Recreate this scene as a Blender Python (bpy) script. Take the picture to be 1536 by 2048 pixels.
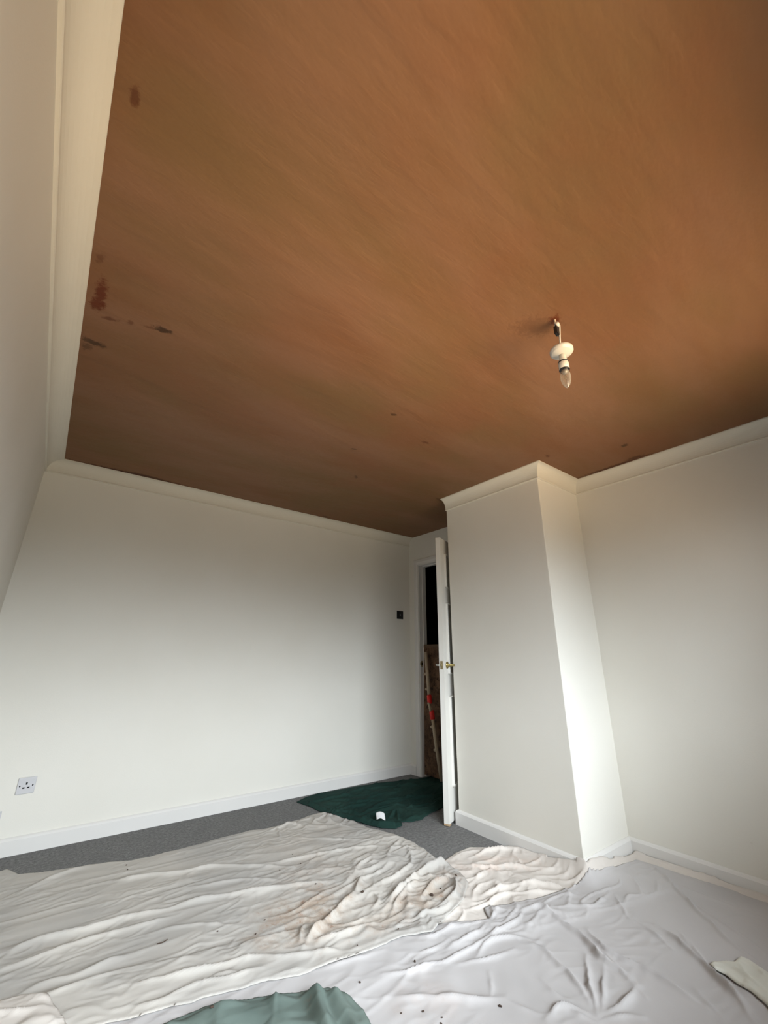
import bpy, bmesh, math, random
import numpy as np
from mathutils import Vector, Matrix

for o in list(bpy.data.objects):
    bpy.data.objects.remove(o)
SC = bpy.context.scene
COL = SC.collection
R = math.radians

# ------------------------------------------------------------------ camera
F_PX, YAW, PITCH, ROLL, CAM_H = 817.18, 0.64371, 0.33583, 0.01231, 1.10592
cam = bpy.data.cameras.new('camera')
cam_o = bpy.data.objects.new('camera', cam)
COL.objects.link(cam_o)
cam.sensor_fit = 'HORIZONTAL'
cam.sensor_width = 36.0
cam.lens = F_PX / 1536.0 * 36.0
cam.clip_start = 0.01
cy, sy, cp, sp = math.cos(YAW), math.sin(YAW), math.cos(PITCH), math.sin(PITCH)
FW = Vector((sy*cp, cy*cp, sp)); RT = Vector((cy, -sy, 0)); UP = RT.cross(FW)
cr, sr = math.cos(ROLL), math.sin(ROLL)
R2 = cr*RT + sr*UP; U2 = -sr*RT + cr*UP
m = Matrix((R2, U2, -FW)).transposed().to_4x4()
m.translation = Vector((0, 0, CAM_H))
cam_o.matrix_world = m
SC.camera = cam_o

# ------------------------------------------------------------------ daylight (sky through the window)
SC.view_settings.view_transform = 'Standard'
SC.view_settings.look = 'None'
SC.view_settings.gamma = 1.0
SC.view_settings.use_curve_mapping = False
SC.view_settings.exposure = 1.28
SC.cycles.max_bounces = 12
SC.cycles.diffuse_bounces = 10
SC.cycles.caustics_reflective = False
SC.cycles.caustics_refractive = False
world = bpy.data.worlds.new('sky'); SC.world = world
world.use_nodes = True
nt = world.node_tree; nt.nodes.clear()
tc = nt.nodes.new('ShaderNodeTexCoord'); sx = nt.nodes.new('ShaderNodeSeparateXYZ')
rmp = nt.nodes.new('ShaderNodeValToRGB'); bg = nt.nodes.new('ShaderNodeBackground'); wo = nt.nodes.new('ShaderNodeOutputWorld')
mr = nt.nodes.new('ShaderNodeMapRange')
mr.inputs['From Min'].default_value = -1; mr.inputs['From Max'].default_value = 1
nt.links.new(tc.outputs['Generated'], sx.inputs[0]); nt.links.new(sx.outputs['Z'], mr.inputs['Value'])
nt.links.new(mr.outputs[0], rmp.inputs[0]); nt.links.new(rmp.outputs[0], bg.inputs[0]); nt.links.new(bg.outputs[0], wo.inputs[0])
e = rmp.color_ramp.elements
e[0].position = 0.0; e[0].color = (1.9, 1.4, 0.82, 1)
e[1].position = 1.0; e[1].color = (1.9, 2.08, 2.2, 1)
for p_, c_ in ((0.25, (1.3, 0.95, 0.58, 1)), (0.34, (0.36, 0.29, 0.20, 1)), (0.44, (0.10, 0.095, 0.075, 1)), (0.50, (0.09, 0.09, 0.08, 1)), (0.52, (0.28, 0.30, 0.31, 1)), (0.58, (0.83, 0.90, 0.95, 1)), (0.78, (1.6, 1.73, 1.82, 1))):
    q_ = e.new(p_); q_.color = c_
bg.inputs['Strength'].default_value = 9.0

# room measures (metres, floor z = 0)
XL, SLOPE, YF, XR, XD, XB, Y1, Y2, H = -0.33632, 0.0262, 3.55177, 2.98795, 3.04028, 2.46847, 1.47651, 2.37568, 2.4
YN = -0.5            # wall behind the camera, with the window
DY0, DY1, DZ = 2.655, 3.39, 2.055   # door opening
WX0, WX1, WZ0, WZ1 = -0.12, 2.33, 0.85, 2.12
portal = bpy.data.lights.new('window_portal', 'AREA')
portal.shape = 'RECTANGLE'; portal.size = WX1-WX0; portal.size_y = WZ1-WZ0
portal.cycles.is_portal = True
po = bpy.data.objects.new('window_portal', portal); COL.objects.link(po)
po.location = ((WX0+WX1)/2, YN-0.16, (WZ0+WZ1)/2); po.rotation_euler = (R(90), 0, 0)

# ------------------------------------------------------------------ helpers
def xl(y):
    return XL + SLOPE*(YF-y)

class NG:
    """small node-tree writer"""
    def __init__(s, name):
        s.m = bpy.data.materials.new(name); s.m.use_nodes = True
        s.t = s.m.node_tree; s.b = s.t.nodes['Principled BSDF']
        s.tc = s.t.nodes.new('ShaderNodeTexCoord')
    def n(s, kind, **kw):
        x = s.t.nodes.new('ShaderNode'+kind)
        for k, v in kw.items():
            if k.startswith('_'): setattr(x, k[1:], v)
            else: x.inputs[k.replace('_', ' ')].default_value = v
        return x
    def l(s, a, b):
        s.t.links.new(a, b)
    def noise(s, scale, detail=3, rough=0.5, stretch=None, rot=0, seed=0):
        mp = s.n('Mapping'); s.l(s.tc.outputs['Object'], mp.inputs[0])
        if stretch: mp.inputs['Scale'].default_value = stretch
        mp.inputs['Rotation'].default_value = (0, 0, rot)
        mp.inputs['Location'].default_value = (seed*3.7, seed*1.3, seed*2.1)
        t = s.n('TexNoise', Scale=scale, Detail=detail, Roughness=rough)
        s.l(mp.outputs[0], t.inputs['Vector'])
        return t.outputs['Fac']
    def rng(s, v, a, b, c=0.0, d=1.0, smooth=False):
        x = s.n('MapRange'); s.l(v, x.inputs['Value'])
        if smooth: x.interpolation_type = 'SMOOTHSTEP'
        for k, w in zip(('From Min', 'From Max', 'To Min', 'To Max'), (a, b, c, d)): x.inputs[k].default_value = w
        return x.outputs['Result']
    def math(s, op, a, b=None):
        x = s.n('Math', _operation=op)
        for i, v in enumerate((a, b)):
            if v is None: continue
            if isinstance(v, (int, float)): x.inputs[i].default_value = v
            else: s.l(v, x.inputs[i])
        return x.outputs[0]
    def mix(s, fac, a, b):
        x = s.n('Mix', _data_type='RGBA')
        for i, v in ((0, fac), (6, a), (7, b)):
            if isinstance(v, (int, float)): x.inputs[i].default_value = v
            elif isinstance(v, tuple): x.inputs[i].default_value = (*v, 1)
            else: s.l(v, x.inputs[i])
        return x.outputs[2]
    def bump(s, v, strength, dist):
        x = s.n('Bump', Strength=strength, Distance=dist); s.l(v, x.inputs['Height'])
        s.l(x.outputs[0], s.b.inputs['Normal'])
    def out(s, col=None, rough=0.8, spec=0.3, metal=0.0):
        if col is not None:
            if isinstance(col, tuple): s.b.inputs['Base Color'].default_value = (*col, 1)
            else: s.l(col, s.b.inputs['Base Color'])
        s.b.inputs['Roughness'].default_value = rough
        s.b.inputs['Specular IOR Level'].default_value = spec
        s.b.inputs['Metallic'].default_value = metal
        return s.m
    def blob(s, cx, cy, rx, ry, rot, warp):
        """1 at the centre of an irregular elliptic stain, 0 outside"""
        mp = s.n('Mapping', _vector_type='TEXTURE')
        s.l(s.tc.outputs['Object'], mp.inputs[0])
        mp.inputs['Location'].default_value = (cx, cy, 0)
        mp.inputs['Rotation'].default_value = (0, 0, rot)
        mp.inputs['Scale'].default_value = (rx, ry, 1000)
        ln = s.n('VectorMath', _operation='LENGTH'); s.l(mp.outputs[0], ln.inputs[0])
        d = s.math('ADD', ln.outputs['Value'], warp)
        return s.rng(d, 1.25, 0.45, 0, 1, True)

def simple(name, col, rough=0.6, spec=0.4, metal=0.0, var=0.06, scale=14, bump=0.0, bscale=200):
    g = NG(name)
    f = g.noise(scale, 4)
    a = tuple(c*(1-var) for c in col); b = tuple(min(1, c*(1+var)) for c in col)
    c_ = g.mix(f, a, b)
    if bump: g.bump(g.noise(bscale, 3), bump, 0.002)
    return g.out(c_, rough, spec, metal)

def obj(name, bm, mat, parent=None, smooth=False, kind=None, loc=None):
    me = bpy.data.meshes.new(name)
    if isinstance(bm, bmesh.types.BMesh):
        bmesh.ops.recalc_face_normals(bm, faces=bm.faces)
        bm.to_mesh(me); bm.free()
    else:
        me.from_pydata(*bm); me.update()
    me.materials.append(mat)
    if smooth:
        for p in me.polygons: p.use_smooth = True
    o = bpy.data.objects.new(name, me); COL.objects.link(o)
    if parent: o.parent = parent
    if kind: o['kind'] = kind
    if loc: o.location = loc
    return o

def tag(o, label, cat, group=None):
    o['label'] = label; o['category'] = cat
    if group: o['group'] = group
    return o

def thing(name, label, cat, loc, rotz=0, group=None):
    o = bpy.data.objects.new(name, None); COL.objects.link(o)
    o.location = loc; o.rotation_euler = (0, 0, rotz)
    o.empty_display_size = 0.05
    return tag(o, label, cat, group)

def box(bm, x0, x1, y0, y1, z0, z1, bev=0.0):
    r = bmesh.ops.create_cube(bm, size=1)
    vs = r['verts']
    for v in vs:
        v.co = Vector(((x0+x1)/2+v.co.x*(x1-x0), (y0+y1)/2+v.co.y*(y1-y0), (z0+z1)/2+v.co.z*(z1-z0)))
    if bev:
        ed = list({e for v in vs for e in v.link_edges})
        bmesh.ops.bevel(bm, geom=ed, offset=bev, segments=2, affect='EDGES', profile=0.5)
    return vs

def lathe(bm, prof, seg=40, mat=None, axis='Z', origin=(0, 0, 0)):
    rings = []
    for r, z in prof:
        ring = []
        for i in range(seg):
            a = 2*math.pi*i/seg
            v = Vector((r*math.cos(a), r*math.sin(a), z))
            if axis == 'Y': v = Vector((v.x, v.z, v.y))
            if axis == 'X': v = Vector((v.z, v.x, v.y))
            if mat is not None: v = mat @ v
            ring.append(bm.verts.new(v+Vector(origin)))
        rings.append(ring)
    for a, b in zip(rings, rings[1:]):
        for i in range(seg):
            bm.faces.new((a[i], a[(i+1) % seg], b[(i+1) % seg], b[i]))
    if prof[0][0] > 1e-5: bm.faces.new(rings[0])
    if prof[-1][0] > 1e-5: bm.faces.new(rings[-1][::-1])
    bmesh.ops.remove_doubles(bm, verts=bm.verts, dist=1e-6)

def tube(bm, pts, rad, seg=14):
    pts = [Vector(p) for p in pts]
    rings = []
    up = Vector((0.13, 0.9, 0.2)).normalized()
    for i, p in enumerate(pts):
        t = (pts[min(i+1, len(pts)-1)]-pts[max(i-1, 0)]).normalized()
        a = t.cross(up).normalized(); b = t.cross(a)
        r = rad[i] if isinstance(rad, (list, tuple)) else rad
        rings.append([bm.verts.new(p+(a*math.cos(2*math.pi*k/seg)+b*math.sin(2*math.pi*k/seg))*r) for k in range(seg)])
    for A, B in zip(rings, rings[1:]):
        for i in range(seg):
            bm.faces.new((A[i], A[(i+1) % seg], B[(i+1) % seg], B[i]))
    bm.faces.new(rings[0]); bm.faces.new(rings[-1][::-1])

def spline(pts, n=8):
    P = [Vector(p) for p in pts]; out = []
    for i in range(len(P)-1):
        a = P[max(i-1, 0)]; b = P[i]; c = P[i+1]; d = P[min(i+2, len(P)-1)]
        for k in range(n):
            t = k/n
            out.append(0.5*((2*b)+(c-a)*t+(2*a-5*b+4*c-d)*t*t+(3*b-a-3*c+d)*t**3))
    out.append(P[-1]); return out

def sweep(path, prof, caps=True):
    """profile (o,z): o = offset to the LEFT of the walking direction; mitred corners"""
    bm = bmesh.new(); P = [Vector((x, y)) for x, y in path]; n = len(P)
    rings = []
    for i in range(n):
        d0 = (P[i]-P[i-1]).normalized() if i else None
        d1 = (P[i+1]-P[i]).normalized() if i < n-1 else None
        if d0 is None: d0 = d1
        if d1 is None: d1 = d0
        n0 = Vector((-d0.y, d0.x)); n1 = Vector((-d1.y, d1.x))
        mt = (n0+n1); mt = mt/ (1+n0.dot(n1))
        rings.append([bm.verts.new((P[i].x+mt.x*o, P[i].y+mt.y*o, z)) for o, z in prof])
    k = len(prof)
    for a, b in zip(rings, rings[1:]):
        for i in range(k):
            bm.faces.new((a[i], a[(i+1) % k], b[(i+1) % k], b[i]))
    bm.faces.new(rings[0]); bm.faces.new(rings[-1][::-1])
    return bm

# ------------------------------------------------------------------ materials
g = NG('white_wall_paint')
f1 = g.noise(1.3, 4); f2 = g.noise(5, 5, 0.6, seed=2)
c = g.mix(g.rng(f1, .35, .65), (0.7, 0.683, 0.625), (0.73, 0.715, 0.662))
spk = g.rng(g.noise(26, 2, 0.5, seed=5), .76, .80, 0, 0.25)
c = g.mix(g.math('MULTIPLY', spk, g.rng(f2, .5, .7)), c, (0.45, 0.40, 0.33))
g.bump(g.noise(190, 3, 0.6), 0.25, 0.0012)
M_wall = g.out(c, 0.75, 0.25)
M_trim = simple('white_gloss_paint', (0.68, 0.67, 0.65), 0.45, 0.4, var=0.03, scale=6)
M_cove = simple('white_coving_plaster', (0.67, 0.645, 0.575), 0.7, 0.3, var=0.03, scale=5, bump=0.2, bscale=60)
M_door = simple('white_door_paint', (0.70, 0.69, 0.65), 0.4, 0.45, var=0.04, scale=5, bump=0.1, bscale=50)

g = NG('grey_carpet')
a1 = g.noise(260, 3, .7); a2 = g.noise(60, 4, .75, seed=3); a3 = g.noise(9, 3, seed=4)
fac = g.math('ADD', g.math('MULTIPLY', g.rng(a2, .3, .7), .6), g.math('MULTIPLY', g.rng(a1, .35, .65), .4))
c = g.mix(fac, (0.055, 0.055, 0.054), (0.36, 0.36, 0.355))
c = g.mix(g.rng(a3, .3, .7, 0, .35), c, (0.17, 0.17, 0.17))
g.bump(g.math('ADD', a1, a2), 0.8, 0.006)
M_carpet = g.out(c, 1.0, 0.05)

# fresh plaster: two drying tones, trowel sweeps, damp stains
g = NG('bare_pink_plaster')
w = g.rng(g.noise(55, 4, .7), .2, .8, -.75, .75)
n1 = g.noise(1.1, 5, .55, seed=1); n2 = g.noise(2.1, 4, .5, stretch=(0.45, 1.4, 1), rot=-0.7, seed=2)
n3 = g.noise(6, 5, .6, stretch=(0.4, 1.2, 1), rot=-0.9, seed=3); n4 = g.noise(90, 3, .6, seed=6)
c = g.mix(g.rng(n1, .35, .65, 0, 1, True), (0.186, 0.083, 0.037), (0.163, 0.092, 0.038))
c = g.mix(g.rng(n2, .38, .66, 0, .7, True), c, (0.22, 0.114, 0.065))
c = g.mix(g.rng(n3, .45, .75, 0, .25, True), c, (0.16, 0.064, 0.022))
c = g.mix(g.rng(n4, .3, .7, 0, .10), c, (0.25, 0.12, 0.05))
STAINS = [  # x, y, rx, ry, rot, strength, tone
 (-0.131, 0.873, .012, .028, .0, .8, 0), (-0.165, 1.446, .012, .03, .2, .5, 0), (-0.152, 1.622, .020, .085, .05, 1.0, 1),
 (-0.157, 1.691, .024, .04, .3, 1.0, 1), (-0.112, 1.75, .03, .012, -.4, .7, 0), (-0.04, 1.721, .014, .014, 0, .6, 0),
 (0.025, 1.703, .025, .01, -.3, .5, 0), (0.075, 1.683, .04, .018, -.2, 1.0, 2), (-0.153, 1.958, .045, .022, .1, .9, 2),
 (-0.179, 2.007, .02, .03, .1, .6, 2), (1.249, 1.586, .018, .014, 0, .8, 2), (1.299, 2.074, .022, .009, -.4, .9, 2), (1.561, 2.447, .014, .028, -.6, .8, 2),
 (1.611, 1.715, .03, .014, -.2, .7, 0), (2.393, 1.336, .02, .014, .3, .8, 0), (2.646, 0.946, .020, .026, -.5, .9, 2),
 (2.413, 2.397, .06, .02, .2, .5, 2), (1.862, 3.441, .05, .02, 0, .6, 2), (1.334, 0.637, .028, .022, .5, 1.0, 1), (1.308, 0.703, .055, .10, .9, .32, 2)]
for (sx_, sy_, rx, ry, ro, st, tone) in STAINS:
    b_ = g.math('MULTIPLY', g.blob(sx_, sy_, rx, ry, ro, w), st)
    c = g.mix(b_, c, [(0.085, 0.024, 0.005), (0.105, 0.022, 0.003), (0.055, 0.023, 0.006)][tone])
# damp lines beside the coving: back edge and right edge
for (sx_, sy_, rx, ry, ro, st) in ((.18, 3.475, .42, .026, -.01, 1.0), (.25, 3.452, .14, .020, .0, .9), (1.3, 3.482, 1.6, .009, .0, .9),
                                   (2.905, 1.15, .020, .28, .0, .9), (2.88, .98, .022, .06, .1, .8), (2.5, 1.9, .02, .0, .0, 0)):
    if st:
        c = g.mix(g.math('MULTIPLY', g.blob(sx_, sy_, rx, ry, ro, w), st), c, (0.065, 0.018, 0.004))
g.bump(g.math('ADD', g.math('MULTIPLY', n3, 1.0), g.math('MULTIPLY', n2, 1.0)), 0.35, 0.02)
M_plaster = g.out(c, 0.62, 0.35)

def cloth_mat(name, a, b, stains=(), weave=0.25, stain_col=(0.42, 0.27, 0.19), bcol=None):
    g = NG(name)
    w = g.rng(g.noise(7, 5, .65), 0, 1, -.8, .8)
    c = g.mix(g.rng(g.noise(2.2, 4, seed=1), .35, .65, 0, 1, True), a, b)
    f = g.noise(11, 6, .7, seed=2); f3 = g.noise(40, 3, .7, seed=3)
    for (x, y, rx, ry, ro, st) in stains:
        k = g.math('MULTIPLY', g.blob(x, y, rx, ry, ro, w), st)
        k2 = g.math('MULTIPLY', k, g.rng(f, .36, .62, 0, 1, True))
        c = g.mix(k2, c, stain_col)
        c = g.mix(g.math('MULTIPLY', k2, g.rng(f3, .58, .70)), c, (0.25, 0.14, 0.09))
    g.bump(g.noise(700, 2, .6, seed=4), weave, 0.001)
    return g.out(c, 0.9, 0.1)
M_sheet1 = cloth_mat('cream_cotton', (0.40, 0.386, 0.366), (0.49, 0.466, 0.430),
    ((1.12, 2.02, .30, .22, .3, .75), (1.75, 1.86, .22, .14, .2, .45), (1.42, 1.80, .3, .10, .1, .45), (1.35, 2.35, .25, .25, 0, .25), (1.5, 2.8, .4, .2, 0, .15)),
    stain_col=(0.33, 0.255, 0.195))
M_sheet2 = cloth_mat('pale_grey_cotton', (0.45, 0.437, 0.437), (0.485, 0.471, 0.471), ((1.2, 1.35, .2, .12, 0, .12),))
M_sheet3 = cloth_mat('ivory_cotton', (0.58, 0.54, 0.50), (0.62, 0.58, 0.54), ((2.62, 1.62, .2, .08, -.5, .3), (2.2, 1.85, .3, .12, -.5, .25)), stain_col=(0.6, 0.42, 0.33))
M_rag = cloth_mat('cream_rag_cotton', (0.60, 0.60, 0.54), (0.66, 0.655, 0.60))
M_towel = cloth_mat('dark_green_terry', (0.011, 0.032, 0.027), (0.019, 0.046, 0.038), weave=0.9)
M_green = cloth_mat('sage_green_cotton', (0.130, 0.172, 0.157), (0.155, 0.198, 0.178), ((0.9, 1.6, .2, .1, 0, .2),), stain_col=(0.10, 0.15, 0.13))
M_plastic = simple('white_plastic', (0.60, 0.58, 0.54), 0.3, 0.5, var=0.01)
M_greyplastic = simple('pale_grey_plastic', (0.56, 0.56, 0.58), 0.35, 0.5, var=0.02)
M_black = simple('black_plastic', (0.012, 0.012, 0.014), 0.3, 0.5)
M_dark = simple('dark_slot', (0.01, 0.01, 0.01), 0.9, 0.1)
M_brass = simple('brass', (0.46, 0.37, 0.15), 0.25, 0.5, metal=1.0)
M_oldbrass = simple('worn_brass', (0.36, 0.30, 0.17), 0.45, 0.5, metal=0.8)
M_chrome = simple('chrome', (0.75, 0.75, 0.73), 0.2, 0.5, metal=1.0)
M_red = simple('red_plastic', (0.65, 0.02, 0.015), 0.4, 0.4)
M_pole = simple('pale_wood_pole', (0.42, 0.34, 0.25), 0.6, 0.3, var=0.1, scale=30)
M_board = NG('brown_marked_board')
f = M_board.noise(6, 5, .7); f2 = M_board.noise(22, 4, .7, seed=4)
c = M_board.mix(M_board.rng(f, .4, .6), (0.07, 0.037, 0.02), (0.15, 0.085, 0.048))
c = M_board.mix(M_board.rng(f2, .5, .62), c, (0.04, 0.02, 0.01))
M_board = M_board.out(c, 0.7, 0.2)
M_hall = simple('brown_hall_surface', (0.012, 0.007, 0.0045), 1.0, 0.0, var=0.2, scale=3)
M_rawwood = simple('bare_wood', (0.42, 0.30, 0.18), 0.8, 0.1, var=0.2, scale=40)
M_crumb = simple('dark_crumb', (0.07, 0.05, 0.04), 0.9, 0.1)
M_labelc = simple('white_satin_label', (0.62, 0.62, 0.63), 0.5, 0.3, var=0.02)
M_print = simple('grey_print', (0.40, 0.40, 0.42), 0.6, 0.2)
M_flex = simple('cream_flex', (0.50, 0.42, 0.34), 0.4, 0.4)
M_garden = simple('outdoor_ground', (0.12, 0.12, 0.07), 0.9, 0.1)

g = NG('clear_glass')
tr = g.n('BsdfTransparent'); gl = g.n('BsdfGlossy', Roughness=0.02); mx = g.n('MixShader'); fr = g.n('Fresnel', IOR=1.45)
g.l(fr.outputs[0], mx.inputs[0]); g.l(tr.outputs[0], mx.inputs[1]); g.l(gl.outputs[0], mx.inputs[2])
g.l(mx.outputs[0], g.t.nodes['Material Output'].inputs['Surface'])
M_glass = g.m
g = NG('clear_bulb_glass')
tr = g.n('BsdfTransparent', Color=(.96, .96, .95, 1)); gl = g.n('BsdfGlossy', Roughness=0.08); mx = g.n('MixShader'); lw = g.n('LayerWeight', Blend=0.45)
df = g.n('BsdfDiffuse', Color=(.8, .78, .72, 1)); m2 = g.n('MixShader')
m2.inputs[0].default_value = .5; g.l(df.outputs[0], m2.inputs[1]); g.l(gl.outputs[0], m2.inputs[2])
g.l(g.rng(lw.outputs['Facing'], 0, 1, .10, .75), mx.inputs[0]); g.l(tr.outputs[0], mx.inputs[1]); g.l(m2.outputs[0], mx.inputs[2])
g.l(mx.outputs[0], g.t.nodes['Material Output'].inputs['Surface'])
M_bulb = g.m

# ------------------------------------------------------------------ room shell
T = 0.10
bm = bmesh.new(); box(bm, -0.6, 5.0, YN-0.2, 4.6, -0.05, 0); obj('floor', bm, M_carpet, kind='structure')
bm = bmesh.new(); box(bm, -0.6, 5.0, YN-0.2, 4.6, H, H+0.1); obj('ceiling', bm, M_plaster, kind='structure')
# left wall (very slightly out of square)
bm = bmesh.new(); x0, x1 = xl(YN-0.2), xl(YF+0.1)
vs = [bm.verts.new(v) for z in (0, H) for v in ((x0, YN-0.2, z), (x1, YF+0.1, z), (x1-T, YF+0.1, z), (x0-T, YN-0.2, z))]
for q in ((0, 1, 2, 3), (7, 6, 5, 4), (0, 4, 5, 1), (1, 5, 6, 2), (2, 6, 7, 3), (3, 7, 4, 0)): bm.faces.new([vs[i] for i in q])
obj('wall_left', bm, M_wall, kind='structure')
bm = bmesh.new(); box(bm, xl(YF)-T, XD+0.0, YF, YF+T, 0, H); obj('wall_back', bm, M_wall, kind='structure')
# right wall with the door opening
bm = bmesh.new()
box(bm, XR, XD+T, YN-0.2, Y1+.3, 0, H); box(bm, XD, XD+T, Y1+.3, DY0-.02, 0, H); box(bm, XD, XD+T, DY1+.02, 4.5, 0, H); box(bm, XD, XD+T, DY0-.02, DY1+.02, DZ+.02, H)
obj('wall_right', bm, M_wall, kind='structure')
bm = bmesh.new(); box(bm, XB, XD+.01, Y1, Y2, 0, H, 0.004); obj('wall_chimney', bm, M_wall, kind='structure')
bm = bmesh.new()
box(bm, xl(YN), WX0, YN-0.2, YN, 0, H); box(bm, WX1, XR, YN-0.2, YN, 0, H); box(bm, WX0, WX1, YN-0.2, YN, 0, WZ0); box(bm, WX0, WX1, YN-0.2, YN, WZ1, H)
obj('wall_front', bm, M_wall, kind='structure')
# hallway shell
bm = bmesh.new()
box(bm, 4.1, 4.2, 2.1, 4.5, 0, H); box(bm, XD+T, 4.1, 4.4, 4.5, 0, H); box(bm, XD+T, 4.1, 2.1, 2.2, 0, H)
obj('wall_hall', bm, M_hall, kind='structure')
# window
bm = bmesh.new(); yf = YN-0.13
for a, b_, c_, d_ in ((WX0, WX0+.05, WZ0, WZ1), (WX1-.05, WX1, WZ0, WZ1), (WX0, WX1, WZ0, WZ0+.05), (WX0, WX1, WZ1-.05, WZ1), ((WX0+WX1)/2-.03, (WX0+WX1)/2+.03, WZ0, WZ1)):
    box(bm, a, b_, yf-.03, yf+.03, c_, d_)
win = obj('window_1', bm, M_trim, kind='structure')
bm = bmesh.new(); box(bm, WX0+.04, WX1-.04, yf-.004, yf+.004, WZ0+.04, WZ1-.04); obj('pane', bm, M_glass, win)
bm = bmesh.new(); box(bm, WX0-.05, WX1+.05, YN-.1, YN+.06, WZ0-.03, WZ0+.0, .004); obj('window_sill', bm, M_trim, win)

# coving: concave quarter with small beads
def cove_prof(c, d):
    pr = [(0, H), (0, H-d), (0.008, H-d), (0.0105, H-d+0.003), (0.0105, H-d+0.008), (0.006, H-d+0.0105)]
    n = 9
    for i in range(n+1):
        t = i/n*math.pi/2
        # circle centred away from the corner -> concave face
        o = c-0.004-(c-0.012)*math.cos(t)
        z = H-d+0.012+(d-0.018)*math.sin(t)
        pr.append((o, z))
    pr += [(c, H-0.006), (c, H)]
    return pr
def cove(name, path, c, d):
    return obj(name, sweep(path, cove_prof(c, d)), M_cove, kind='structure')
# walking so that the room is on the left of the path
cove('trim_1', [(XD, YF), (xl(YF), YF)], 0.070, 0.0975)
cove('trim_5', [(xl(YF), YF), (xl(YN), YN)], 0.0904, 0.0975)
cove('trim_2', [(XR, YN), (XR, Y1), (XB, Y1), (XB, Y2+0.004)], 0.068, 0.0975)
# skirting boards
SK = [(0, 0), (0.018, 0), (0.018, 0.074), (0.012, 0.083), (0.004, 0.0888), (0, 0.0888)]
obj('baseboard_back', sweep([(XD, YF), (xl(YF), YF)], SK), M_trim, kind='structure')
obj('baseboard_left', sweep([(xl(YF), YF), (xl(YN), YN)], SK), M_trim, kind='structure')
obj('baseboard_right', sweep([(XR, YN), (XR, Y1), (XB, Y1), (XB, Y2), (XB+.05, Y2)], SK), M_trim, kind='structure')
obj('baseboard_door', sweep([(XD, DY1+.07), (XD, YF)], SK), M_trim, kind='structure')

# door frame: lining, stop and architrave
bm = bmesh.new()
for (y0, y1, z0, z1) in ((DY1, DY1+.025, 0, DZ+.025), (DY0-.025, DY0, 0, DZ+.025), (DY0, DY1, DZ, DZ+.025)):
    box(bm, XD-.002, XD+T+.002, y0, y1, z0, z1)
for (y0, y1, z0, z1) in ((DY1-.013, DY1, 0, DZ), (DY0, DY0+.013, 0, DZ), (DY0, DY1, DZ-.013, DZ)):
    box(bm, XD+.044, XD+.085, y0, y1, z0, z1)
fr_o = obj('trim_3', bm, M_trim, kind='structure')
bm = bmesh.new()
AR = [(0.0, 0.0), (0.0, 0.010), (0.020, 0.013), (0.026, 0.018), (0.055, 0.018), (0.060, 0.012), (0.060, 0.0)]  # (from opening outward, thickness)
def arch(y_or_z, lo, hi, vertical, sgn):
    prev = None
    ends = ((lo, 0), (hi, 1))
    rings = []
    for pos, top in ends:
        ring = []
        for o, t in AR:
            if vertical: ring.append(bm.verts.new((XD-t, y_or_z+sgn*(o+.008), pos+(o if top else 0))))
            else: ring.append(bm.verts.new((XD-t, pos+(-o if not top else o), y_or_z+(o))))
        rings.append(ring)
    k = len(AR)
    for i in range(k): bm.faces.new((rings[0][i], rings[0][(i+1) % k], rings[1][(i+1) % k], rings[1][i]))
    bm.faces.new(rings[0]); bm.faces.new(rings[1][::-1])
arch(DY1, 0, DZ+.008, True, 1); arch(DY0, 0, DZ+.008, True, -1); arch(DZ+.008, DY0-.008, DY1+.008, False, 1)
obj('trim_4', bm, M_trim, kind='structure')
# strike plate on the latch-side lining
st = thing('strike_plate', 'small dark strike plate set in the white door frame at handle height', 'strike plate', (XD+.022, DY1, 1.02))
bm = bmesh.new(); box(bm, -.011, .011, -.003, 0, -.029, .029, .001); obj('plate', bm, M_oldbrass, st)
bm = bmesh.new(); box(bm, -.006, .006, -.0045, -.0028, -.011, .011); obj('keep_hole', bm, M_dark, st)
bm = bmesh.new(); box(bm, -.026, -.010, -.004, -.001, -.014, .014, .001); obj('lip', bm, M_oldbrass, st)

# ------------------------------------------------------------------ door leaf
HX, HY = 3.030, 2.692
FX, FY = 2.366, 2.421      # free edge, hall side corner
ang = math.atan2(FY-HY, FX-HX)
LW = math.hypot(FX-HX, FY-HY); LT = 0.040; STILE = .080; LH = 2.032; LZ = 0.016
door = bpy.data.objects.new('door_1', None); COL.objects.link(door); door['kind'] = 'structure'
door.location = (HX, HY, 0); door.rotation_euler = (0, 0, ang)
# local: +X from hinge to free edge; +Y is the side facing the chimney breast
bm = bmesh.new()
xs = [0, STILE, LW/2-.05, LW/2+.05, LW-STILE, LW]; zs = [0, .20, .80, .95, 1.50, 1.62, LH-.12, LH]
P_OPEN = [(a, b, c_, d_) for (a, b) in ((STILE, LW/2-.05), (LW/2+.05, LW-STILE)) for (c_, d_) in ((.20, .80), (.95, 1.50), (1.62, LH-.12))]
box(bm, 0, LW, .008, LT-.008, LZ, LZ+LH)
for s0, s1 in ((0, .008), (LT-.008, LT)):
    for x0_, x1_ in ((0, STILE), (LW/2-.05, LW/2+.05), (LW-STILE, LW)): box(bm, x0_, x1_, s0, s1, LZ, LZ+LH)
    for z0_, z1_ in ((0, .20), (.80, .95), (1.50, 1.62), (LH-.12, LH)):
        box(bm, STILE, LW/2-.05, s0, s1, LZ+z0_, LZ+z1_); box(bm, LW/2+.05, LW-STILE, s0, s1, LZ+z0_, LZ+z1_)
obj('door_slab', bm, M_door, door)
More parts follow.
